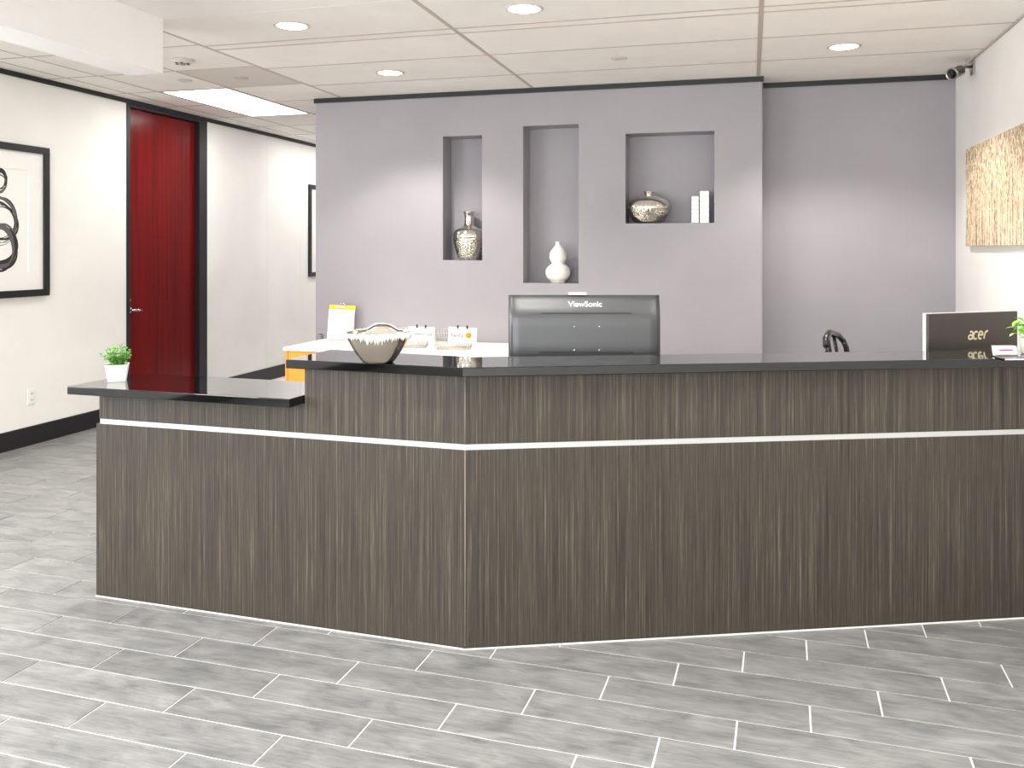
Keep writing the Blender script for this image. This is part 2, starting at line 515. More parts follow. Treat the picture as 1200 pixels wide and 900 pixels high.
# corridor grid (squares, running along the corridor)
cy = [2.2, 2.88, 3.56, 4.24, 4.92, 5.60, 6.29, 6.99, 7.71, 8.39, 9.07, 9.75, 10.43, YEND]
cx = [XL, -5.13, -4.83, -4.15, -3.46]
for i in range(len(cy) - 1):
    for j in range(4):
        x0, x1 = cx[j], cx[j + 1]
        if j == 2 and (6.2 < cy[i] < 7.5 or 2.8 < cy[i] < 4.2 or 9.0 < cy[i] < 10.2): continue                 # the light panels, the frontmost one added, the farthest assumed
        if j == 3 and abs(cy[i] - 5.60) < .01: continue           # the return-air grille
        if j == 3 and cy[i] < BY - 0.4:
            x1 = BX0
            if cy[i + 1] > BY: x1 = BX0
        elif j == 3 and cy[i] < BY: pass
        if j == 3 and cy[i] > 6.9: x1 = XNL
        ctile(x0, x1, cy[i], cy[i + 1], 0.006, 0.005)
rest2 = MB()
for yy in range(9):
    y1 = 2.2 - yy * 0.68
    if y1 - 0.68 < YF: break
    for j in range(4):
        if j == 2 and yy in (1, 2): continue
        rest2.box(cx[j] + .006, (cx[j + 1] if j < 3 else BX0) - .006, y1 - .68 + .005, y1 - .005, CZ, CZ + .02)
for x in cx[1:4]: bar(x - .009, x + .009, 2.2, YEND - .01)
for y in cy[1:-1]:
    for j in range(4):
        if j == 2 and (abs(y - 6.99) < .01 or abs(y - 3.56) < .01 or abs(y - 9.75) < .01): continue
        bar(cx[j] + .016, (cx[j + 1] if j < 3 else (XNL if y > 6.9 else (BX0 if y < BY else -3.46))) - .013, y - .008, y + .008)
tag(rest2.build('ceiling_tiling', 'ceiltile', ceil), kind='stuff')

# back wall with three niches
niches = [(-2.522, -2.173, 1.407, 2.457), (-1.818, -1.352, 1.220, 2.518), (-0.970, -0.276, 1.706, 2.425)]
ND = 0.22
nb = MB()
gx = sorted({XNL, XNR, *[n[0] for n in niches], *[n[1] for n in niches]})
gz = sorted({0.0, CZ, *[n[2] for n in niches], *[n[3] for n in niches]})
for i in range(len(gx) - 1):
    for j in range(len(gz) - 1):
        mx, mz = (gx[i] + gx[i + 1]) / 2, (gz[j] + gz[j + 1]) / 2
        if any(n[0] < mx < n[1] and n[2] < mz < n[3] for n in niches): continue
        nb.add([(gx[i], YN, gz[j]), (gx[i + 1], YN, gz[j]), (gx[i + 1], YN, gz[j + 1]), (gx[i], YN, gz[j + 1])], [(0, 1, 2, 3)])
for x0, x1, z0, z1 in niches:
    y0, y1 = YN, YN + ND
    nb.add([(x0, y0, z0), (x1, y0, z0), (x1, y0, z1), (x0, y0, z1), (x0, y1, z0), (x1, y1, z0), (x1, y1, z1), (x0, y1, z1)],
           [(4, 5, 6, 7), (0, 4, 7, 3), (1, 2, 6, 5), (0, 1, 5, 4), (3, 7, 6, 2)])
nb.add([(XNL, YN, 0), (XNL, YEND, 0), (XNL, YEND, CZ), (XNL, YN, CZ)], [(0, 1, 2, 3)])
nb.add([(XNR, YN, 0), (XNR, YB + .1, 0), (XNR, YB + .1, CZ), (XNR, YN, CZ)], [(0, 1, 2, 3)])
nb.add([(XNL, YEND, 0), (XNR, YEND, 0), (XNR, YB + .1, 0), (XNR, YB + .1, CZ), (XNR, YEND, CZ), (XNL, YEND, CZ)], [(0, 1, 4, 5), (1, 2, 3, 4)])
struct(nb.build('wall_back', 'lilac'))
struct(bx(XNR, XR + 0.15, YB, YB + 0.15, 0, CZ + .1).build('wall_back_recess', 'lilac'))
struct(bx(XR, XR + 0.15, YF - .15, YB, 0, CZ + .1).build('wall_right', 'white'))
struct(bx(XL - .15, XNL, YEND, YEND + .15, 0, CZ + .1).build('wall_corridor_end', 'white'))
# left wall: thin panels on a backing, a door opening between
DY0, DY1 = 6.516, 7.695
SY0, SY1, SZ0, SZ1 = -3.1, 2.7, 0.85, 2.50  # opening for the added side windows
wl = struct(MB().box(XL - .20, XL - .012, YF - .15, SY0, 0, CZ + .1).box(XL - .20, XL - .012, SY1, DY0, 0, CZ + .1).box(XL - .20, XL - .012, SY0, SY1, 0, SZ0).box(XL - .20, XL - .012, SY0, SY1, SZ1, CZ + .1).box(XL - .20, XL - .012, DY1, YEND, 0, CZ + .1).box(XL - .20, XL - .12, DY0, DY1, 0, CZ + .1).build('wall_left', 'white'))
bx(XL - .012, XL, SY0, SY1, 0, SZ0).build('wall_panel', 'white', wl)
bx(XL - .012, XL, SY0, SY1, SZ1, CZ).build('wall_panel', 'white', wl)
for a, b in ((YF, SY0), (SY1, DY0), (DY1, 8.838), (8.841, 9.599), (9.602, YEND)):
    bx(XL - .012, XL, a, b, 0.0, CZ).build('wall_panel', 'white', wl, bevel=0.0012, segs=1)
struct(MB().box(XL, XL + .012, YF, DY0 - .001, 0, .145).build('baseboard_left', 'black', bevel=.003, segs=1))
struct(MB().box(XL, XL + .012, DY1 + .001, YEND, 0, .145).build('baseboard_corridor', 'black', bevel=.003, segs=1))
struct(bx(XNL, XNR, YN - .012, YN, 0, .145).build('baseboard_back', 'black', bevel=.003, segs=1))
struct(bx(XNR, XR, YB - .012, YB, 0, .145).build('baseboard_recess', 'black', bevel=.003, segs=1))
struct(bx(XR - .012, XR, 4.45, YB - .012, 0, .145).build('baseboard_right', 'black', bevel=.003, segs=1))
struct(bx(XL, XL + .015, YF, YEND, CZ - .038, CZ - .0005).build('trim_1', 'black'))
struct(bx(XNL - .012, XNR + .012, YN - .014, YN, CZ - .04, CZ - .0005).build('trim_2', 'black'))
struct(bx(XNR + .013, XR, YB - .014, YB, CZ - .04, CZ - .0005).build('trim_3', 'black'))
struct(MB().box(XR - .012, XR - .0005, BY + .01, YB - .015, CZ - .012, CZ - .0005).build('trim_4', 'tbar'))
# wall behind the camera with assumed wide windows, unseen, for the fill light
wf = MB()
WX0, WX1, WZ0, WZ1 = -3.45, 1.25, 0.30, 2.60
wf.box(XL, WX0, YF - .15, YF, 0, CZ + .1).box(WX1, XR, YF - .15, YF, 0, CZ + .1).box(WX0, WX1, YF - .15, YF, 0, WZ0).box(WX0, WX1, YF - .15, YF, WZ1, CZ + .1)
struct(wf.build('wall_front', 'white'))
win = struct(MB().box(WX0, WX1, YF - .10, YF - .05, WZ0, WZ0 + .06).box(WX0, WX1, YF - .10, YF - .05, WZ1 - .06, WZ1).build('assumed_window', 'alu'))
nW = 4
for k in range(nW + 1):
    x = WX0 + (WX1 - WX0) * k / nW
    bx(max(WX0, x - .03), min(WX1, x + .03), YF - .10, YF - .05, WZ0 + .06, WZ1 - .06).build('mullion', 'alu', win)
for k in range(nW):
    xa = WX0 + (WX1 - WX0) * k / nW + .03; xb = WX0 + (WX1 - WX0) * (k + 1) / nW - .03
    bx(xa, xb, YF - .08, YF - .07, WZ0 + .06, WZ1 - .06).build('pane', 'glass', win)

win = struct(MB().box(XL - .11, XL - .06, SY0, SY1, SZ0, SZ0 + .06).box(XL - .11, XL - .06, SY0, SY1, SZ1 - .06, SZ1).build('added_window', 'alu'))  # unseen side windows, added to carry the fill light from the left
for k in range(5):
    y = SY0 + (SY1 - SY0) * k / 4
    bx(XL - .11, XL - .06, max(SY0, y - .03), min(SY1, y + .03), SZ0 + .06, SZ1 - .06).build('mullion', 'alu', win)
for k in range(4):
    bx(XL - .09, XL - .08, SY0 + (SY1 - SY0) * k / 4 + .03, SY0 + (SY1 - SY0) * (k + 1) / 4 - .03, SZ0 + .06, SZ1 - .06).build('pane', 'glass', win)

# door in the left wall
door = struct(bx(XL - .085, XL - .045, 6.566, 7.560, 0.006, 2.762).build('door_1', 'door', bevel=.002, segs=1))
fr = MB().box(XL - .12, XL + .006, DY0, 6.560, 0, CZ - .04).box(XL - .12, XL + .006, 7.566, DY1, 0, CZ - .04).box(XL - .12, XL + .006, 6.560, 7.566, 2.766, CZ - .04)
fr.box(XL - .12, XL - .088, 6.560, 6.60, 0, 2.766)
fr.build('door_frame', 'black', door)
hz = 0.955
hb = MB().lathe([(0.0, 0), (.034, 0), (.034, .008), (.026, .014), (0, .016)], 24)
ros = hb.build('rosette', 'chrome', door, (XL - .045, 6.60, hz), (0, R(90), 0))
lv = MB().tube([(XL - .04, 6.60, hz), (XL + .005, 6.60, hz), (XL + .012, 6.612, hz), (XL + .012, 6.66, hz - .003), (XL + .010, 6.715, hz - .008)], [.013, .011, .011, .0105, .008], 10)
lv.build('lever_handle', 'chrome', door)
MB().lathe([(0, 0), (.019, 0), (.019, .008), (.014, .012), (0, .012)], 20).build('lock_cylinder', 'chrome', door, (XL - .045, 6.60, hz + .088), (0, R(90), 0))

# ------------------------------------------------------------------ ceiling fittings
def downlight(x, y, label, group=None):
    t = thing('downlight', label, 'light', (x, y, CZ), 0, group)
    MB().lathe([(.088, 0.0), (.108, 0.0), (.108, -.004), (.098, -.008), (.088, -.004), (.088, 0.0)], 32).build('trim_ring', 'ringtrim', t)
    MB().lathe([(0, 0.0), (.0885, 0.0), (.0885, -.0035), (0, -.0035)], 32).build('lens', 'lens', t)
    d = bpy.data.lights.new('downlight_lamp', 'SPOT'); d.energy = DOWN_POWER; d.color = (1.0, 0.965, 0.92)
    d.spot_size = R(122); d.spot_blend = 0.45; d.shadow_soft_size = 0.06
    o = bpy.data.objects.new('downlight_lamp', d); COL.objects.link(o); o.parent = t; o.location = (0, 0, -.02)
downlight(-2.634, 4.646, 'round downlight at upper left of the ceiling, nearest the bulkhead')
downlight(-1.210, 4.657, 'round downlight at the top edge of the view, above the monitor')
downlight(-2.621, 6.077, 'round downlight close to the lilac wall above the tall vase niche')
downlight(0.589, 6.085, 'round downlight in front of the recessed wall, nearest the security camera')
downlight(0.214, 4.66, 'unseen round downlight over the staff side of the desk, assumed third of its row')  # out of view, assumed from the row's spacing; adds light behind the desk
for yy, rn in ((2.3, 'nearest the desk'), (-0.7, 'nearer the assumed windows')):  # unseen rows, assumed over the lobby to light the desk front
    for xx, cn in ((-2.0, 'left'), (-0.55, 'middle'), (0.9, 'right')):
        downlight(xx, yy, '%s unseen round downlight of the assumed lobby row %s' % (cn, rn), 'assumed lobby downlights')
def light_panel(x0, x1, y0, y1, label, group=None):
    cx_, cy_ = (x0 + x1) / 2, (y0 + y1) / 2
    t = thing('light_panel', label, 'light', (cx_, cy_, CZ), 0, group)
    a, b = (x1 - x0) / 2, (y1 - y0) / 2
    MB().box(-a, a, -b, -b + .02, -.004, .012).box(-a, a, b - .02, b, -.004, .012).box(-a, -a + .02, -b + .02, b - .02, -.004, .012).box(a - .02, a, -b + .02, b - .02, -.004, .012).build('frame', 'ringtrim', t)
    bx(-a + .02, a - .02, -b + .02, b - .02, -.002, .01).build('diffuser', 'panel_lens', t)
light_panel(-4.815, -4.165, 6.30, 7.70, 'bright rectangular light panel in the ceiling over the corridor by the red door')
light_panel(-4.815, -4.165, 9.09, 10.40, 'assumed rectangular light panel further down the corridor, hidden behind the lilac wall')  # out of view, assumed
light_panel(-4.82, -4.16, 0.17, 1.51, 'unseen rectangular light panel added over the lobby by the added side windows')  # out of view, added as extra lobby light
light_panel(-4.82, -4.16, 2.89, 4.23, 'unseen light panel added between the bulkhead and the left wall')  # extra panel, added to brighten the left wall and floor

# return-air grille tile
g = thing('air_grille', 'square grey air grille tile in the ceiling beside the light panel', 'vent', (-3.805, 5.945, CZ))
MB().box(-.335, .335, -.335, .335, 0, .012).build('perforated_plate', mat('grille_grey', (206, 198, 190), 0.7), g)
gm = MB()
for k in range(-15, 16):
    gm.box(-.32, .32, k * .02 - .0035, k * .02 + .0035, -.003, 0)
tag(gm.build('louvre', mat('louvre_grey', (200, 192, 184), 0.6), g), kind='stuff')
MB().lathe([(0, 0), (.06, 0), (.05, -.008), (.02, -.014), (0, -.014)], 24).build('center_cap', 'tbar', g)
# smoke detector
s = thing('smoke_detector', 'small white round smoke detector on the ceiling beside the bulkhead', 'detector', (-3.848, 5.281, CZ))
MB().lathe([(0, 0), (.075, 0), (.075, -.012), (.06, -.024), (.04, -.028), (0, -.028)], 32).build('housing', 'ringtrim', s)
for k in range(6):
    a = k * math.pi / 3
    bx(-.009, .009, -.006, .006, -.031, -.024).build('vent_slot', 'darkgrey', s, (.042 * math.cos(a), .042 * math.sin(a), 0), (0, 0, a))
MB().lathe([(0, -.028), (.018, -.028), (.016, -.038), (0, -.040)], 20).build('sensor_cap', 'midgrey', s)
for x, y, lab in ((-0.882, 6.038, 'flat round sprinkler cap on the ceiling in front of the square niche'), (-4.295, 5.926, 'flat round sprinkler cap on the ceiling left of the grey air grille')):
    t = thing('sprinkler_cap', lab, 'sprinkler', (x, y, CZ), 0, 'sprinkler caps')
    MB().lathe([(0, 0), (.048, 0), (.048, -.004), (.042, -.008), (0, -.009)], 28).build('cover', 'ringtrim', t)
    MB().lathe([(.050, 0), (.056, 0), (.056, -.0025), (.050, -.0025), (.050, 0)], 28).build('rim', 'tbar', t)

# security camera on the right wall
c = thing('security_camera', 'small silver bullet security camera under the ceiling corner', 'camera', (XR, 6.72, 2.765))
bx(-.012, 0, -.05, .05, -.045, .045).build('wall_plate', 'steel', c, bevel=.003)
MB().tube([(-.01, 0, .012), (-.06, -.01, .008), (-.095, -.025, 0.0)], .011, 10).build('arm', 'steel', c)
MB().lathe([(0, -.02), (.018, -.018), (.02, 0), (.018, .018), (0, .02)], 16).build('swivel_joint', 'darkgrey', c, (-.095, -.025, -.002))
dirv = Vector((-0.62, -0.72, -0.30)).normalized()
q = Vector((0, 0, 1)).rotation_difference(dirv).to_euler()
bod = MB().lathe([(0, -.05), (.03, -.05), (.036, -.044), (.038, -.02), (.038, .05), (.043, .052), (.043, .072), (.037, .074), (.035, .062), (0, .062)], 28).build('camera_body', 'steel', c, (-.115, -.045, -.03), q)
MB().lathe([(.016, .062), (.034, .062), (.034, .066), (.016, .066), (.016, .062)], 28).build('infrared_ring', 'blackgloss', bod)
MB().lathe([(0, .0625), (.013, .0625), (.013, .070), (.008, .073), (0, .074)], 20).build('lens', 'blackgloss', bod)

# ------------------------------------------------------------------ things on the walls
def frame_art(y0, y1, z0, z1, label, strokes):
    t = thing('framed_picture', label, 'picture', (XL, y0, z0))
    W, Hh = y1 - y0, z1 - z0; fwid = .052
    MB().box(0, .028, 0, W, 0, fwid).box(0, .028, 0, W, Hh - fwid, Hh).box(0, .028, 0, fwid, fwid, Hh - fwid).box(0, .028, W - fwid, W, fwid, Hh - fwid).build('frame', 'black', t, bevel=.002, segs=1)
    mb = MB(); m_ = .14
    mb.box(.002, .012, fwid, W - fwid, fwid, fwid + m_).box(.002, .012, fwid, W - fwid, Hh - fwid - m_, Hh - fwid).box(.002, .012, fwid, fwid + m_, fwid + m_, Hh - fwid - m_).box(.002, .012, W - fwid - m_, W - fwid, fwid + m_, Hh - fwid - m_)
    mb.build('mat_board', 'paper', t)
    sh = bx(.002, .007, fwid + m_, W - fwid - m_, fwid + m_, Hh - fwid - m_).build('art_sheet', 'paper', t)
    if strokes: strokes(t, W, Hh)
def ink_rings(t, W, Hh):
    rnd = random.Random(3)
    black, grey = MB(), MB(); n_k = [0]
    def ring(cy_, cz_, ry, rz, wd, target, ph=0.0, wob=.07):
        k2, k3 = rnd.uniform(0, 6), rnd.uniform(0, 6); n = 64; P = []; Wd = []
        for i in range(n):
            a = 2 * math.pi * i / n
            rr = 1 + wob * math.sin(2 * a + k2) + wob * .5 * math.sin(3 * a + k3)
            P.append((cy_ + ry * rr * math.cos(a), cz_ + rz * rr * math.sin(a)))
            Wd.append(wd * (.55 + .45 * math.sin(a + ph)) + .002)
        vs, fs = ribbon(P, Wd, True); n_k[0] += 1
        target.add([(.0072 + .00005 * n_k[0], v[0], v[2]) for v in vs], fs)
    cyy = 5.165 - (5.617 - 0.90)
    for dz, r, n, wd in ((2.00 - 1.138, .066, 5, .014), (1.70 - 1.138, .145, 7, .018), (1.52 - 1.138, .150, 6, .040)):
        for k in range(n):
            ring(cyy + rnd.uniform(-.02, .02), dz + rnd.uniform(-.02, .02), r * rnd.uniform(.8, 1.05), r * rnd.uniform(.85, 1.1), wd * rnd.uniform(.4, 1.2), (black, grey)[k % 2], rnd.uniform(0, 6))
    black.build('black_ink_drawing', 'ink', t); grey.build('grey_ink_drawing', 'inkgrey', t)
frame_art(5.617 - .90, 5.617, 1.138, 2.290, 'large black-framed print of looping ink rings on the left white wall', ink_rings)
frame_art(9.79, 10.60, 1.157, 2.308, 'black-framed picture at the far end of the corridor wall, mostly hidden', None)

t = thing('canvas_print', 'frameless canvas of pale trunks in a brown wood on the right wall', 'picture', (XR, 5.0, 1.522))
bx(-.034, -.002, 0, 1.79, 0, .683).build('canvas', 'canvas', t, bevel=.003)

t = thing('wall_outlet', 'white power outlet low on the left wall beside the counter', 'outlet', (XL, 5.458, .368))
bx(0, .007, -.037, .037, -.06, .06).build('cover_plate', 'whiteplastic', t, bevel=.0025)
for zz in (-.024, .024):
    so = bx(.006, .0095, -.018, .018, zz - .016, zz + .016).build('socket', 'whiteplastic', t, bevel=.001, segs=1)
    for yy in (-.008, .008):
        bx(.0092, .0099, yy - .0022, yy + .0022, zz - .004, zz + .009).build('slot', 'darkgrey', so)

# ------------------------------------------------------------------ reception desk
RA = R(22.4)
nR = Vector((-math.sin(RA), math.cos(RA))); dR = Vector((math.cos(RA), math.sin(RA)))
dL = -ex; nL = ey
def offL(d): return DC + nL * d
# mitre points of the bent desk at offset d behind the outer face
def mitre(d):
    p = DC + nL * d; q_ = DC + nR * d
    det = ex.x * (-dR.y) - ex.y * (-dR.x)
    b = q_ - p
    s_ = (b.x * (-dR.y) - b.y * (-dR.x)) / det
    return p + ex * s_
LEN_L = 1.697
LEN_R = (XR - .006 - DC.x) / dR.x
def leftpt(dist, d): return DC - ex * dist + nL * d
def rightpt(dist, d): return DC + dR * dist + nR * d
def right_to_wall(d):
    p = DC + nR * d; s_ = (XR - .003 - p.x) / dR.x
    return p + dR * s_
ZS0, ZS1, ZL0, ZL1, ZU0, ZU1 = .747, .769, .886, .920, 1.030, 1.065
DXU = 0.679                      # distance of the raised part's left end from the corner
desk = thing('reception_desk', 'angled reception desk faced in dark strand-grain laminate with a metal strip', 'desk', (DC.x, DC.y, 0))
def loc2(p): return (p.x - DC.x, p.y - DC.y)
def panel(name, pts_local, ang, m='wood', th=.022, bev=.001):
    """panel lying in the local xz plane, x along the face, y = thickness to the back"""
    mb = MB(); n = len(pts_local)
    vs = [(x, 0, z) for x, z in pts_local] + [(x, th, z) for x, z in pts_local]
    mb.add(vs, [tuple(range(n)), tuple(range(n, 2 * n))[::-1]] + [(i, n + i, n + (i + 1) % n, (i + 1) % n) for i in range(n)])
    o = mb.build(name, m, desk, bevel=bev, segs=1); o.rotation_euler = (0, 0, ang); return o
g_ = .0008
panel('lower_panel', [(-LEN_L, .0055), (-g_, .0055), (-g_, ZS0), (-LEN_L, ZS0)], TA)
panel('lower_panel', [(g_, .0055), (LEN_R, .0055), (LEN_R, ZS0), (g_, ZS0)], RA)
panel('upper_panel', [(-LEN_L + .016, ZS1), (-g_, ZS1), (-g_, ZU0), (-DXU, ZU0), (-DXU, ZL0), (-LEN_L + .016, ZL0)], TA)
panel('upper_panel', [(g_, ZS1), (LEN_R, ZS1), (LEN_R, ZU0), (g_, ZU0)], RA)
# recessed metal strip between the panels
def bent(d0, d1, z0, z1, l_len, name, m):
    a = [leftpt(l_len, d0), mitre(d0), right_to_wall(d0), right_to_wall(d1), mitre(d1), leftpt(l_len, d1)]
    return MB().prism([loc2(p) for p in a], z0, z1).build(name, m, desk)
bent(.006, .030, ZS0 - .001, ZS1 + .001, LEN_L - .016, 'metal_strip', 'alu')
bent(-.002, .030, .0005, .0055, LEN_L + .002, 'base_bead', 'grout')
# thin pale corner bead
cb = mitre(-.0012)
MB().tube([(cb.x - DC.x, cb.y - DC.y, .014), (cb.x - DC.x, cb.y - DC.y, ZS0)], .0015, 6).tube([(cb.x - DC.x, cb.y - DC.y, ZS1), (cb.x - DC.x, cb.y - DC.y, ZU0)], .0015, 6).build('corner_bead', mat('pale_edge', (150, 140, 128), 0.5), desk)
# ends and inner carcass
def quadprism(pts, z0, z1, name, m, parent=desk): return MB().prism([loc2(p) for p in pts], z0, z1).build(name, m, parent)
quadprism([leftpt(LEN_L, .023), leftpt(LEN_L - .022, .023), leftpt(LEN_L - .022, .33), leftpt(LEN_L, .33)], .014, ZL0, 'end_panel', 'wood')
quadprism([leftpt(DXU, .023), leftpt(DXU - .022, .023), leftpt(DXU - .022, .27), leftpt(DXU, .27)], ZL1 + .001, ZU0, 'raised_end_panel', 'wood')
quadprism([leftpt(LEN_L - .023, .31), leftpt(.02, .31), leftpt(.02, .33), leftpt(LEN_L - .023, .33)], .01, .70, 'back_panel', 'wood')
quadprism([rightpt(.06, .20), rightpt(LEN_R - .15, .20), rightpt(LEN_R - .15, .22), rightpt(.06, .22)], .76, ZU0, 'back_panel', 'wood')
quadprism([leftpt(DXU - .024, .22), leftpt(.02, .22), leftpt(.02, .24), leftpt(DXU - .024, .24)], .76, ZU0, 'back_panel', 'wood')

# countertops
up = [leftpt(DXU + .058, -.045), mitre(-.06), right_to_wall(-.06), right_to_wall(.220), mitre(.250), leftpt(DXU + .058, .315)]
o = MB().prism([loc2(p) for p in up], ZU0, ZU1).build('upper_countertop', 'stone', loc=(DC.x, DC.y, 0), bevel=.003)
tag(o, 'long raised polished black countertop of the reception desk', 'countertop')
lo = [leftpt(LEN_L + .060, -.100), leftpt(DXU + .008, -.100), leftpt(DXU + .003, .0), leftpt(DXU + .003, .315), leftpt(LEN_L + .060, .315)]
o = MB().prism([loc2(p) for p in lo], ZL0, ZL1).build('lower_countertop', 'stone', loc=(DC.x, DC.y, 0), bevel=.003)
tag(o, 'short lower polished black countertop at the left end of the desk', 'countertop')
# staff worktop behind the raised part, unseen; made white to bounce light
wt = [leftpt(.60, .245), mitre(.245), right_to_wall(.245), right_to_wall(.95), mitre(.95), leftpt(.60, .95)]
wk = MB().prism([loc2(p) for p in wt], .705, .735).build('staff_worktop', 'whitelam', loc=(DC.x, DC.y, 0), bevel=.002)
tag(wk, 'low white staff worktop behind the raised black countertop', 'worktop')
for (dd, pp) in ((.55, leftpt(.55, .90)), (.0, mitre(.88)), (1.1, rightpt(1.1, .90)), (.57, leftpt(.56, .38)), (2.0, right_to_wall(.90) - dR * .1)):
    x_, y_ = loc2(pp)
    MB().tube([(x_, y_, 0), (x_, y_, .705)], .025, 12).build('leg', 'alu', wk)

# ------------------------------------------------------------------ monitor on the worktop, seen from behind
mx_, my_ = pt(684.5, 3.72)
mon = thing('monitor', 'large black monitor seen from behind with white lettering, behind the counter', 'monitor', (mx_, my_, .735), YAW)
mw, mtop, mbot = .3235, 1.303 - .735, .935 - .735
zc = mtop - .075
cvp = [(mtop, .012), (mtop - .002, .0095), (mtop - .025, -.0005), (mtop - .05, -.0125), (zc, -.0240), (zc - .03, -.0290), (zc - .06, -.030), (zc - .14, -.030), (mbot, -.030)]
cv = MB(); nz = len(cvp); xsn = [(-mw, .010), (-mw + .002, .004), (-mw + .022, -.0005), (-mw + .05, 0), (0, 0), (mw - .05, 0), (mw - .022, -.0005), (mw - .002, .004), (mw, .010)]
vs = []
for xx, dy in xsn:
    for zz, yy in cvp: vs.append((xx, yy + (dy if abs(xx) > mw - .03 else 0) * (1 + abs(yy) * 30), zz))
nx_ = len(xsn); fs = [((i_ * nz + j_), ((i_ + 1) * nz + j_), ((i_ + 1) * nz + j_ + 1), (i_ * nz + j_ + 1)) for i_ in range(nx_ - 1) for j_ in range(nz - 1)]
cv.add(vs, fs, True)
cv.build('back_cover', mat('monitor_black', (22, 24, 26), 0.38, spec=1.0), mon)
bx(-mw, mw, .0102, .030, mbot, mtop).build('bezel', 'blackgloss', mon, bevel=.002, segs=1)
bx(-mw + .012, mw - .012, .0302, .0308, mbot + .02, mtop - .012).build('screen', mat('screen_dark', (12, 12, 14), 0.15), mon)
bx(-.187, .200, -.0265, -.0225, zc - .001, zc + .002).build('ridge', 'ink', mon)
bx(-.193, .208, -.0312, -.0295, 1.0575 - .735, 1.0665 - .735).build('vent_slot', 'ink', mon)
for sx in (-.044, .062):
    for zz in (1.171, 1.072):
        MB().lathe([(0, 0), (.0042, 0), (.0036, .002), (0, .0022)], 10).build('screw', 'chrome', mon, (sx, -.030, zz - .735), (R(90), 0, 0))
me = text_mesh('ViewSonic', .0345, .0004, .0004)
put_mesh('lettering', me, 'lettering', mon, (.004, -.0072, mtop - .038), (R(64), 0, 0))
MB().tube([(0, .004, .02), (0, .004, mbot + .02)], .020, 14).build('stand_neck', 'blackgloss', mon)
MB().lathe([(0, 0), (.115, 0), (.115, .006), (.06, .012), (.03, .024), (0, .024)], 36).build('stand_base', 'blackgloss', mon, (0, .03, 0))
wc = thing('webcam', 'small white device sitting on top of the large monitor', 'webcam', (mx_, my_, 1.303), YAW)
bx(-.066, .012, .002, .026, .0005, .011).build('body', 'whiteplastic', wc, bevel=.003)
bx(-.035, -.019, .027, .031, .002, .009).build('lens', 'blackgloss', wc)

# second monitor at the right
ax, ay = pt(1087.5, 3.83); bx_, by_ = pt(1192.5, 4.01)
aw = math.hypot(bx_ - ax, by_ - ay); aang = math.atan2(by_ - ay, bx_ - ax)
am = thing('monitor', 'smaller dark brown monitor with cream lettering at the right of the counter', 'monitor', (ax, ay, .735), aang)
at, ab = 1.2146 - .735, .945 - .735
bx(0, aw, 0, .012, ab, at).build('back_cover', 'acer', am, bevel=.002, segs=1)
bx(-.002, aw + .002, .0122, .030, ab - .002, at + .002).build('bezel', mat('silver_bezel', (226, 226, 226), 0.35, 0.4), am, bevel=.002, segs=1)
bx(.012, aw - .012, .0302, .0308, ab + .015, at - .012).build('screen', 'blackgloss', am)
MB().tube([(aw / 2, .02, .015), (aw / 2, .02, ab + .04)], .02, 14).build('stand_neck', 'blackgloss', am)
MB().lathe([(0, 0), (.10, 0), (.10, .006), (.05, .014), (0, .016)], 32).build('stand_base', 'blackgloss', am, (aw / 2, .03, 0))
# hand drawn rounded lettering: a c e r
def arc(cx_, cz_, rx, rz, a0, a1, n=14):
    return [(cx_ + rx * math.cos(R(a0 + (a1 - a0) * i / n)), cz_ + rz * math.sin(R(a0 + (a1 - a0) * i / n))) for i in range(n + 1)]
lm = MB(); wd = .0085; k = [0]
def stroke(P, closed=False):
    P = [(x + z * .18, z) for x, z in P]
    vs, fs = ribbon(P, wd, closed); k[0] += 1
    n = len(vs)
    f2 = [tuple(i + n for i in f) for f in fs]
    lm.add([(x, -.0004 - .00006 * k[0], z) for x, y, z in vs], fs)
hgt = .036
stroke(arc(.010, .011, .0115, .0095, 30, 330)); stroke([(.003, .034), (.014, .0355), (.0215, .030), (.0225, .018), (.022, .001)])
stroke(arc(.040, .018, .0135, .0165, 55, 305))
stroke([(.058, .019), (.080, .019)] + arc(.068, .018, .0125, .0165, 0, 305))
stroke([(.091, .001), (.092, .022)] + arc(.106, .021, .013, .0145, 175, 75))
lo_ = lm.build('lettering', 'logo', am, (aw * .44, 0, 1.094 - .735))

# webcam-sized things on the right of the counter
hx, hy = pt(1180, 3.50)
# ------------------------------------------------------------------ bowl
bwx, bwy = pt(443.5, 3.34)
bw = thing('bowl', 'flared pewter bowl with a ragged white coral rim on the black countertop', 'bowl', (bwx, bwy, ZU1), YAW)
NB = 96
def supr(a, p=3.4):
    return 1.0 / (abs(math.cos(a)) ** p + abs(math.sin(a)) ** p) ** (1 / p)
prof = [(.050, 0.0), (.058, .003), (.068, .014), (.086, .040), (.103, .070), (.117, .100), (.123, .112)]
def rim_h(a):
    d = (a - math.pi / 2 + math.pi) % (2 * math.pi) - math.pi
    e = (a + math.pi / 2 + math.pi) % (2 * math.pi) - math.pi
    return .022 * math.exp(-(d / .40) ** 4) - .004 * math.exp(-(e / .3) ** 2)
def bowl_pt(r, z, a, th=0.0):
    kk = supr(a) * (0.985 + 0.0 * a)
    zz = z + rim_h(a) * (z / .112) ** 2
    return ((r - th) * kk * math.cos(a), (r - th) * kk * math.sin(a) * .82, zz)
bm_ = MB(); vs = []; fs = []
full = [(r, z, 0) for r, z in prof] + [(r, z + (.004 if i == len(prof) - 1 else 0.003), .004) for i, (r, z) in reversed(list(enumerate(prof)))]
n = len(full)
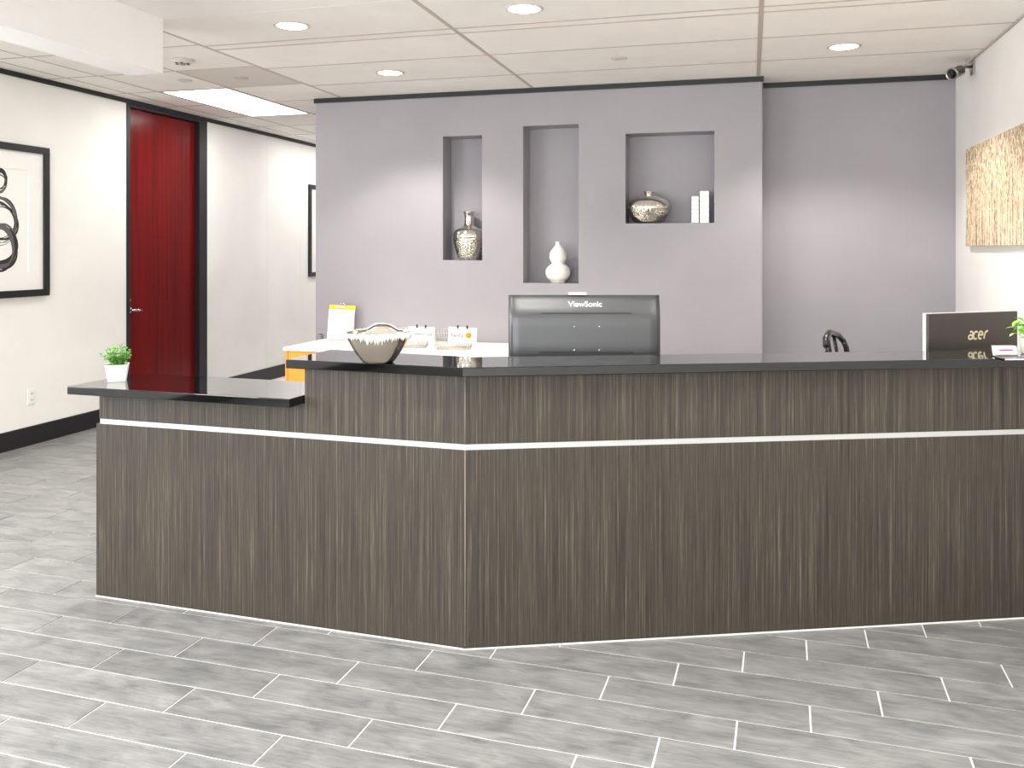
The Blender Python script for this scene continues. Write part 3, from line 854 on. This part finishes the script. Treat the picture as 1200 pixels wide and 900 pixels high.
for j in range(NB):
    a = 2 * math.pi * j / NB
    for r, z, th in full: vs.append(bowl_pt(r, z, a, th))
for j in range(NB):
    for i in range(n - 1):
        p, q_ = j * n + i, ((j + 1) % NB) * n + i
        fs.append((p, q_, q_ + 1, p + 1))
bm_.add(vs, fs, True)
bm_.add([vs[j * n] for j in range(NB)][::-1], [tuple(range(NB))])
bm_.add([vs[j * n + n - 1] for j in range(NB)], [tuple(range(NB))])
bm_.build('basin', 'bowl', bw)
fr_ = MB(); rnd = random.Random(11)
for j in range(150):
    a = 2 * math.pi * (j + rnd.uniform(-.3, .3)) / 150
    x, y, z = bowl_pt(.1235, .113, a)
    dn = rnd.uniform(.010, .026) + (.010 if math.cos(a + math.pi / 2) > .97 else 0)
    r0 = rnd.uniform(.0028, .0042)
    ux, uy = math.cos(a), math.sin(a)
    fr_.tube([(x + ux * .001, y + uy * .001, z + rnd.uniform(.003, .008)), (x + ux * .0045, y + uy * .0045, z + .001), (x * .985 + ux * .003, y * .985 + uy * .003, z - dn * .5), (x * (1 - dn * 1.3) + ux * .002, y * (1 - dn * 1.3) + uy * .002, z - dn)], [r0 * .7, r0, r0 * .9, r0 * .25], 6)
tag(fr_.build('coral_rim', 'ceramic', bw), kind='stuff')

# ------------------------------------------------------------------ plants
def leaf_mesh(L, W, curl):
    mb = MB(); n = 5; vs = []
    for i in range(n + 1):
        tt = i / n; ww = W * math.sin(math.pi * min(1, tt * .93 + .05)) ** .8
        z = -curl * tt * tt * L
        vs += [(-ww / 2, tt * L, z + ww * .12), (0, tt * L, z), (ww / 2, tt * L, z + ww * .12)]
    fs = []
    for i in range(n):
        b = i * 3; fs += [(b, b + 1, b + 4, b + 3), (b + 1, b + 2, b + 5, b + 4)]
    return vs, fs
def orient(vs, loc, az, el, roll=0):
    Mx = Matrix.Translation(loc) @ Matrix.Rotation(az, 4, 'Z') @ Matrix.Rotation(el, 4, 'X') @ Matrix.Rotation(roll, 4, 'Y')
    return [Mx @ Vector(v) for v in vs]
def square_pot(parent, rt, rb, h, rz):
    mb = MB()
    def ring(r, z): return [(r * sx, r * sy, z) for sx, sy in ((-1, -1), (1, -1), (1, 1), (-1, 1))]
    vs = ring(rb, 0) + ring(rt, h) + ring(rt - .004, h) + ring(rt - .007, h - .015)
    fs = [(3, 2, 1, 0)]
    for L_ in range(3):
        for i in range(4):
            j = (i + 1) % 4; fs.append((L_ * 4 + i, L_ * 4 + j, L_ * 4 + 4 + j, L_ * 4 + 4 + i))
    fs.append((12, 13, 14, 15))
    mb.add(vs, fs).build('pot', 'ceramic', parent, rot=(0, 0, rz), bevel=.0015)
    bx(-rt + .008, rt - .008, -rt + .008, rt - .008, h - .0145, h - .008).build('soil', 'soil', parent, rot=(0, 0, rz))
px_, py_ = pt(137.5, 3.83)
pl = thing('potted_plant', 'small bushy green plant in a square white pot on the lower countertop', 'plant', (px_, py_, ZL1), YAW + .33)
square_pot(pl, .046, .035, .075, 0)
fol = MB(); stm = MB(); rnd = random.Random(5)
for s_ in range(46):
    az = rnd.uniform(0, 2 * math.pi); tilt = rnd.uniform(.05, 1.15) if s_ else 0
    Ls = rnd.uniform(.055, .098) * (1 - .12 * tilt)
    base = Vector((rnd.uniform(-.024, .024), rnd.uniform(-.024, .024), .066))
    d = Vector((math.sin(tilt) * math.cos(az), math.sin(tilt) * math.sin(az), math.cos(tilt)))
    tip = base + d * Ls
    stm.tube([base, base + d * Ls * .5 + Vector((0, 0, .004)), tip], [.0011, .0009, .0006], 4)
    for q in range(9):
        tt = .25 + .75 * q / 8
        p = base + d * Ls * tt + Vector((0, 0, .004 * math.sin(tt * 3)))
        vs, fs = leaf_mesh(rnd.uniform(.012, .019), rnd.uniform(.009, .013), .2)
        fol.add(orient(vs, p, q * 2.4 + az, rnd.uniform(-.2, .9)), fs)
tag(fol.build('foliage', 'leaf', pl), kind='stuff')
tag(stm.build('stem', 'leaf', pl), kind='stuff')

qx, qy = pt(1206, 3.62)
p2 = thing('potted_plant', 'bright green leafy plant in a white pot at the right edge of the counter', 'plant', (qx, qy, ZU1), YAW)
MB().lathe([(0, 0), (.026, 0), (.030, .004), (.037, .062), (.037, .066), (.033, .066), (.031, .056), (0, .056)], 28).build('pot', 'ceramic', p2)
MB().lathe([(0, .0562), (.030, .0562), (.030, .059), (0, .060)], 20).build('soil', 'soil', p2)
rnd = random.Random(21)
for s_ in range(34):
    az = rnd.uniform(0, 2 * math.pi) if s_ > 9 else math.pi * .5 + rnd.uniform(-.7, .9)
    tilt = rnd.uniform(.1, 1.1); Ls = rnd.uniform(.035, .085)
    d = Vector((-math.sin(tilt) * math.sin(az), math.sin(tilt) * math.cos(az), math.cos(tilt)))
    p = Vector((rnd.uniform(-.012, .012), rnd.uniform(-.012, .012), .06)) + d * Ls
    vs, fs = leaf_mesh(rnd.uniform(.030, .042), rnd.uniform(.018, .026), .35)
    lf = MB().add(vs, fs, True).build('leaf', 'leaf2', p2, p, (rnd.uniform(-.3, .7), rnd.uniform(-.4, .4), az))
    MB().tube([(0, 0, 0), tuple(lf.rotation_euler.to_matrix().inverted() @ (-d * Ls * .95))], .0011, 4).build('stalk', 'leaf2', lf)

# business cards in a holder
hx, hy = pt(1178, 3.53)
ch = thing('card_holder', 'pink and white business cards in a small holder beside the right plant', 'card holder', (hx, hy, ZU1), YAW + .05)
hold = MB().box(-.050, .050, -.018, .022, 0, .003).box(-.050, .050, -.019, -.0165, 0, .012).box(-.050, .050, .020, .0225, 0, .030)
hold.build('holder', 'glass', ch)
bx(-.050, .050, -.021, -.0195, 0.0, .003).build('base_edge', 'blackgloss', ch)
for q in range(5):
    cd = bx(-.046, .046, -.0004, .0004, 0, .040).build('card', 'paper', ch, (-.002 + q * .0008, -.013 + q * .006, .0034), (-.25, 0, 0))
    if q == 0 or q == 4:
        bx(-.028, .030, -.0009, -.0005, .020, .027).build('pink_print', 'pink', cd)
        bx(-.020, .010, -.0009, -.0005, .030, .0325).build('fine_print', 'inkgrey', cd)
gx_, gy_ = pt(1190, 3.42)
ph = thing('phone', 'white phone with a black edge lying on the counter beside the cards', 'phone', (gx_, gy_, ZU1), YAW + .05)
bx(-.068, .068, -.030, .030, .0005, .010).build('body', 'blackgloss', ph, bevel=.004)
bx(-.062, .062, -.0306, .0306, .0025, .0085).build('shell', 'whiteplastic', ph, bevel=.0025)

# ------------------------------------------------------------------ niche objects
def lathe_thing(name, label, cat, x, y, z, prof, m, seg=48, part='body', group=None):
    t = thing(name, label, cat, (x, y, z), 0, group)
    MB().lathe(prof, seg).build(part, m, t); return t
v1 = thing('vase', 'tall silver bottle vase in the left niche', 'vase', (-2.325, 7.085, 1.407))
MB().lathe([(0, .0), (.085, 0), (.092, .006), (.106, .05), (.122, .10), (.132, .150), (.134, .168)], 48).build('mosaic_base', 'mosaic', v1)
MB().lathe([(.1345, .168), (.136, .20), (.133, .228), (.120, .252), (.095, .270), (.062, .286), (.046, .298), (.041, .315), (.040, .365), (.043, .392), (.050, .408), (.052, .414), (.047, .414), (.038, .395), (.034, .32), (0, .31)], 48).build('upper_body', 'mercury', v1)
v2 = thing('vase', 'matt white double-gourd vase in the middle niche', 'vase', (-1.545, 7.07, 1.220))
def smooth_prof(pts, n=6):
    out = []
    for i in range(len(pts) - 1):
        p0, p1, p2_, p3 = pts[max(i - 1, 0)], pts[i], pts[i + 1], pts[min(i + 2, len(pts) - 1)]
        for k_ in range(n):
            t_ = k_ / n
            out.append(tuple(max(0, .5 * (2 * p1[c_] + (p2_[c_] - p0[c_]) * t_ + (2 * p0[c_] - 5 * p1[c_] + 4 * p2_[c_] - p3[c_]) * t_ ** 2 + (3 * p1[c_] - p0[c_] - 3 * p2_[c_] + p3[c_]) * t_ ** 3)) for c_ in (0, 1)))
    out.append(pts[-1]); return out
gp = [(0, 0), (.058, 0), (.060, .012)] + smooth_prof([(.062, .014), (.092, .045), (.104, .085), (.094, .125), (.062, .152), (.052, .163), (.062, .182), (.072, .215), (.065, .255), (.042, .290), (.024, .312), (.020, .330), (.022, .342)], 5) + [(.018, .343), (.014, .325), (0, .32)]
MB().lathe(gp, 48).build('body', 'ceramic', v2)
v3 = thing('vase', 'squat round silver vase in the square niche', 'vase', (-.795, 7.075, 1.706))
op = smooth_prof([(.085, .0), (.120, .020), (.155, .065), (.172, .115)], 5)
MB().lathe([(0, 0)] + op, 56).build('mosaic_base', 'mosaic', v3)
MB().lathe(smooth_prof([(.173, .115), (.170, .145), (.146, .182), (.100, .212), (.052, .226), (.036, .230), (.034, .238), (.042, .254), (.044, .258)], 5) + [(.038, .258), (.028, .236), (0, .232)], 56).build('upper_body', 'mercury', v3)
bkpaper = mat('white_cover', (244, 242, 239), 0.55)
band = mat('grey_band', (206, 202, 198), 0.6)
for x0, x1, hh, lab in ((-.452, -.396, .213, 'shorter white banded block standing in the square niche'), (-.388, -.318, .252, 'taller white banded block standing in the square niche')):
    b_ = thing('banded_block', lab, 'ornament', ((x0 + x1) / 2, 7.06, 1.706))
    hw = (x1 - x0) / 2; nseg = 6
    bx(-hw + .002, hw - .002, -.068, .068, 0, hh - .001).build('core', band, b_)
    for k_ in range(nseg):
        bx(-hw, hw, -.07, .07, hh * k_ / nseg + .002, hh * (k_ + 1) / nseg - .002).build('white_band', bkpaper, b_, bevel=.001, segs=1)

# ------------------------------------------------------------------ credenza by the back wall
CX0, CX1, CY0, CY1, CT = -3.587, -1.15, 6.19, 6.955, .720
cr = thing('credenza', 'long orange credenza with a white top against the lilac wall', 'cabinet', (CX0, CY0, 0))
W_, D_ = CX1 - CX0, CY1 - CY0
MB().box(0, W_, 0, D_, CT - .028, CT).build('top', 'whitelam', cr, bevel=.002, segs=1)
bx(.012, .034, .012, D_ - .012, 0, CT - .0285).build('side_panel', 'orange', cr, bevel=.001, segs=1)
bx(W_ - .034, W_ - .012, .012, D_ - .012, 0, CT - .0285).build('side_panel', 'orange', cr, bevel=.001, segs=1)
bx(.035, W_ - .035, D_ - .035, D_ - .013, .0, CT - .0285).build('back_panel', 'orange', cr)
nd = 4
for k_ in range(nd):
    a = .036 + (W_ - .072) * k_ / nd + .002; b = .036 + (W_ - .072) * (k_ + 1) / nd - .002
    dr = bx(a, b, .012, .032, .02, CT - .031).build('door', 'orange', cr, bevel=.0015, segs=1)
    bx((a + b) / 2 - .06, (a + b) / 2 + .06, .002, .008, CT - .10, CT - .09).build('handle', 'alu', dr)

def on_cred(px, py):     # point on the credenza top under image position
    Z = (CAMH - CT) * FPX / (py - HOR); x, y = pt(px, Z); return x, y
# clipboard with a sheet, standing on the credenza
cx_, cy_ = on_cred(398, 399)
cb_ = thing('clipboard', 'white clipboard with a yellow band and silver clip standing on the credenza', 'clipboard', (cx_, cy_, CT), YAW + .12)
cbr = R(-9)
lean = bpy.data.objects
bo = bx(-.110, .110, 0, .006, .0, .300).build('board', mat('board_grey', (150, 134, 124), 0.6), cb_, (0.006, .002, .002), (cbr, R(3), 0), bevel=.001, segs=1)
bx(-.112, .104, -.0022, -.0004, .004, .262).build('paper_sheet', 'paper', bo)
bx(-.110, .110, -.0014, -.0004, .263, .300).build('yellow_band', 'yellow', bo)
bx(-.050, .055, -.0028, -.0023, .243, .249).build('print_line', 'blueprint', bo)
for k_ in range(7):
    bx(-.085, .03 + .01 * (k_ % 3), -.0028, -.0023, .225 - k_ * .016, .227 - k_ * .016).build('print_line', mat('faint_print', (205, 208, 214), 0.7), bo)
cl = MB().box(-.048, .03, -.010, -.0015, .278, .292).build('clip', 'chrome', bo, bevel=.002)
MB().tube([(.0 + .02 * math.cos(a * math.pi / 8), -.006, .300 + .018 * math.sin(a * math.pi / 8)) for a in range(16)], .003, 6, True).build('ring', 'chrome', cl)
def grid_sheet(p00, p10, p11, p01, nu, nv, r, mb):
    P = [Vector(p) for p in (p00, p10, p11, p01)]
    def at(u, v): return P[0].lerp(P[1], u).lerp(P[3].lerp(P[2], u), v)
    for i in range(nu + 1): mb.tube([at(i / nu, 0), at(i / nu, 1)], r, 4)
    for j in range(nv + 1): mb.tube([at(0, j / nv), at(1, j / nv)], r, 4)
def wire_basket(x, y, rz, label, W, D, Hb, Hf, nW, cat='basket'):
    """file basket: low front, high back, sloping sides"""
    t = thing('wire_basket', label, cat, (x, y, CT), rz, 'wire baskets on the credenza')
    r = .0016; a = W / 2; z0 = .003
    fl = .03
    mb = MB(); grid_sheet((-a, 0, z0), (a, 0, z0), (a, D, z0), (-a, D, z0), nW, 4, r, mb); mb.build('wire_floor', 'wire', t)
    mb = MB(); grid_sheet((-a, 0, z0), (a, 0, z0), (a + fl * .5, -fl, Hf), (-a - fl * .5, -fl, Hf), nW, 3, r, mb); mb.build('wire_front', 'wire', t)
    mb = MB(); grid_sheet((-a, D, z0), (a, D, z0), (a + fl, D + fl * .3, Hb), (-a - fl, D + fl * .3, Hb), nW, 4, r, mb); mb.build('wire_back', 'wire', t)
    for s_ in (-1, 1):
        mb = MB(); grid_sheet((s_ * a, 0, z0), (s_ * a, D, z0), (s_ * (a + fl), D + fl * .3, Hb), (s_ * (a + fl * .5), -fl, Hf), 3, 3, r, mb); mb.build('wire_side', 'wire', t)
    mb = MB(); mb.tube([(-a - fl * .5, -fl, Hf), (a + fl * .5, -fl, Hf), (a + fl, D + fl * .3, Hb), (-a - fl, D + fl * .3, Hb)], .0028, 6, True); mb.build('rim_wire', 'wire', t)
    return t
def hung_card(x, y, z, rz, W, Hh, label, cat='card'):
    t = thing('hanging_card', label, cat, (x, y, z), rz)
    s_ = bx(-W / 2, W / 2, 0, .002, 0, Hh).build('sheet', 'paper', t, rot=(R(-4), R(3), 0))
    for sx in (-.18, .15):
        bx(sx * W * 1.0 - .007, sx * W + .007, -.004, .006, Hh - .012, Hh + .016).build('binder_clip', 'ink', s_, bevel=.002, segs=1)
    return t, s_
b1x, b1y = on_cred(482, 408)
wire_basket(b1x, b1y, YAW, 'wire basket holding a printed card beside the pewter bowl', .22, .17, .145, .05, 12)
def rel(x, y, dx, dy): return x + RT.x * dx + FW.x * dy, y + RT.y * dx + FW.y * dy
t1, s1 = hung_card(*rel(b1x, b1y, .060, .145), CT + .040, YAW + .05, .21, .115, 'white printed card with two black clips behind the pewter bowl')
bx(-.06, .09, -.001, -.0004, .052, .058).build('print_line', 'inkgrey', s1)
bx(-.05, .09, -.001, -.0004, .066, .070).build('print_line', 'inkgrey', s1)
bx(-.08, .05, -.001, -.0004, .036, .040).build('print_line', 'midgrey', s1)
b2x, b2y = on_cred(531, 410)
wire_basket(b2x, b2y, YAW, 'wire basket holding a courier card in front of the lilac wall', .26, .20, .145, .05, 14)
t2, s2 = hung_card(*rel(b2x, b2y, .060, .17), CT + .040, YAW + .05, .225, .118, 'white courier card with lettering and an orange roundel on a wire basket')
me = text_mesh('Fed', .040, .0002, .0006); put_mesh('lettering', me, 'purple', s2, (-.062, -.0004, .050), (R(90), 0, 0))
me = text_mesh('Ex', .040, .0002, .0006); put_mesh('lettering', me, 'redprint', s2, (-.012, -.0004, .050), (R(90), 0, 0))
MB().lathe([(0, 0), (.024, 0), (.024, .0006), (0, .0006)], 32).build('orange_roundel', 'orangeprint', s2, (.048, -.0002, .058), (R(90), 0, 0))
bx(.036, .064, -.0016, -.0009, .062, .067).build('roundel_band', mat('roundel_brown', (176, 110, 20), 0.6), s2)
b3x, b3y = on_cred(399, 401)
tr = thing('wire_rack', 'low wire rack standing in front of the clipboard', 'rack', (b3x, b3y, CT), YAW + .08)
mb = MB(); grid_sheet((-.09, -.015, .003), (.09, -.015, .003), (.09, -.02, .078), (-.09, -.02, .078), 10, 4, .0015, mb); mb.build('wire_front', 'wire', tr)
mb = MB(); grid_sheet((-.09, -.015, .003), (.09, -.015, .003), (.09, .0, .003), (-.09, .0, .003), 10, 1, .0015, mb); mb.build('wire_floor', 'wire', tr)
gx0, gy0 = pt(366, 7.50)
gb = thing('small_grey_box', 'small grey box at the back left corner of the credenza', 'box', (gx0 + .03, 6.86, CT), 0)  # unidentified grey item, built as a plain box
bx(-.02, .02, -.025, .025, 0, .036).build('body', 'midgrey', gb, bevel=.003)
bx(-.014, .014, -.019, .019, .0362, .042).build('lid', 'darkgrey', gb, bevel=.002, segs=1)

# ------------------------------------------------------------------ chair behind the desk
CHR = R(70)
chx, chy = pt(974, 4.75)
chx += .29 * math.sin(CHR); chy -= .29 * math.cos(CHR)
cha = thing('chair', 'black chair with a curved open back behind the counter', 'chair', (chx, chy, 0), CHR)
ctop = 1.042
seatp = MB(); pr = [(-.22, -.22), (.22, -.22), (.235, -.05), (.21, .2), (-.21, .2), (-.235, -.05)]
seatp.prism(pr, .43, .465).build('seat', 'blackgloss', cha, bevel=.01)
for sx in (-1, 1):
    for sy in (-1, 1):
        MB().tube([(sx * .18, sy * .17, .43), (sx * .225, sy * .22, 0)], [.016, .012], 10).build('leg', 'blackgloss', cha)
    MB().tube([(sx * .20, .19, .44), (sx * .205, .225, .7), (sx * .19, .26, .95), (sx * .165, .272, ctop - .05)], [.018, .017, .016, .015], 10).build('back_post', 'blackgloss', cha)
MB().tube([(-.165, .272, ctop - .055), (-.12, .285, ctop - .02), (0, .30, ctop), (.12, .285, ctop - .02), (.165, .272, ctop - .055)], [.015, .017, .019, .017, .015], 10).build('top_rail', 'blackgloss', cha)
for sx in (-.06, .06):
    MB().tube([(sx, .20, .45), (sx, .24, .72), (sx, .293, ctop - .012)], .010, 8).build('back_slat', 'blackgloss', cha)

bpy.context.view_layer.update()
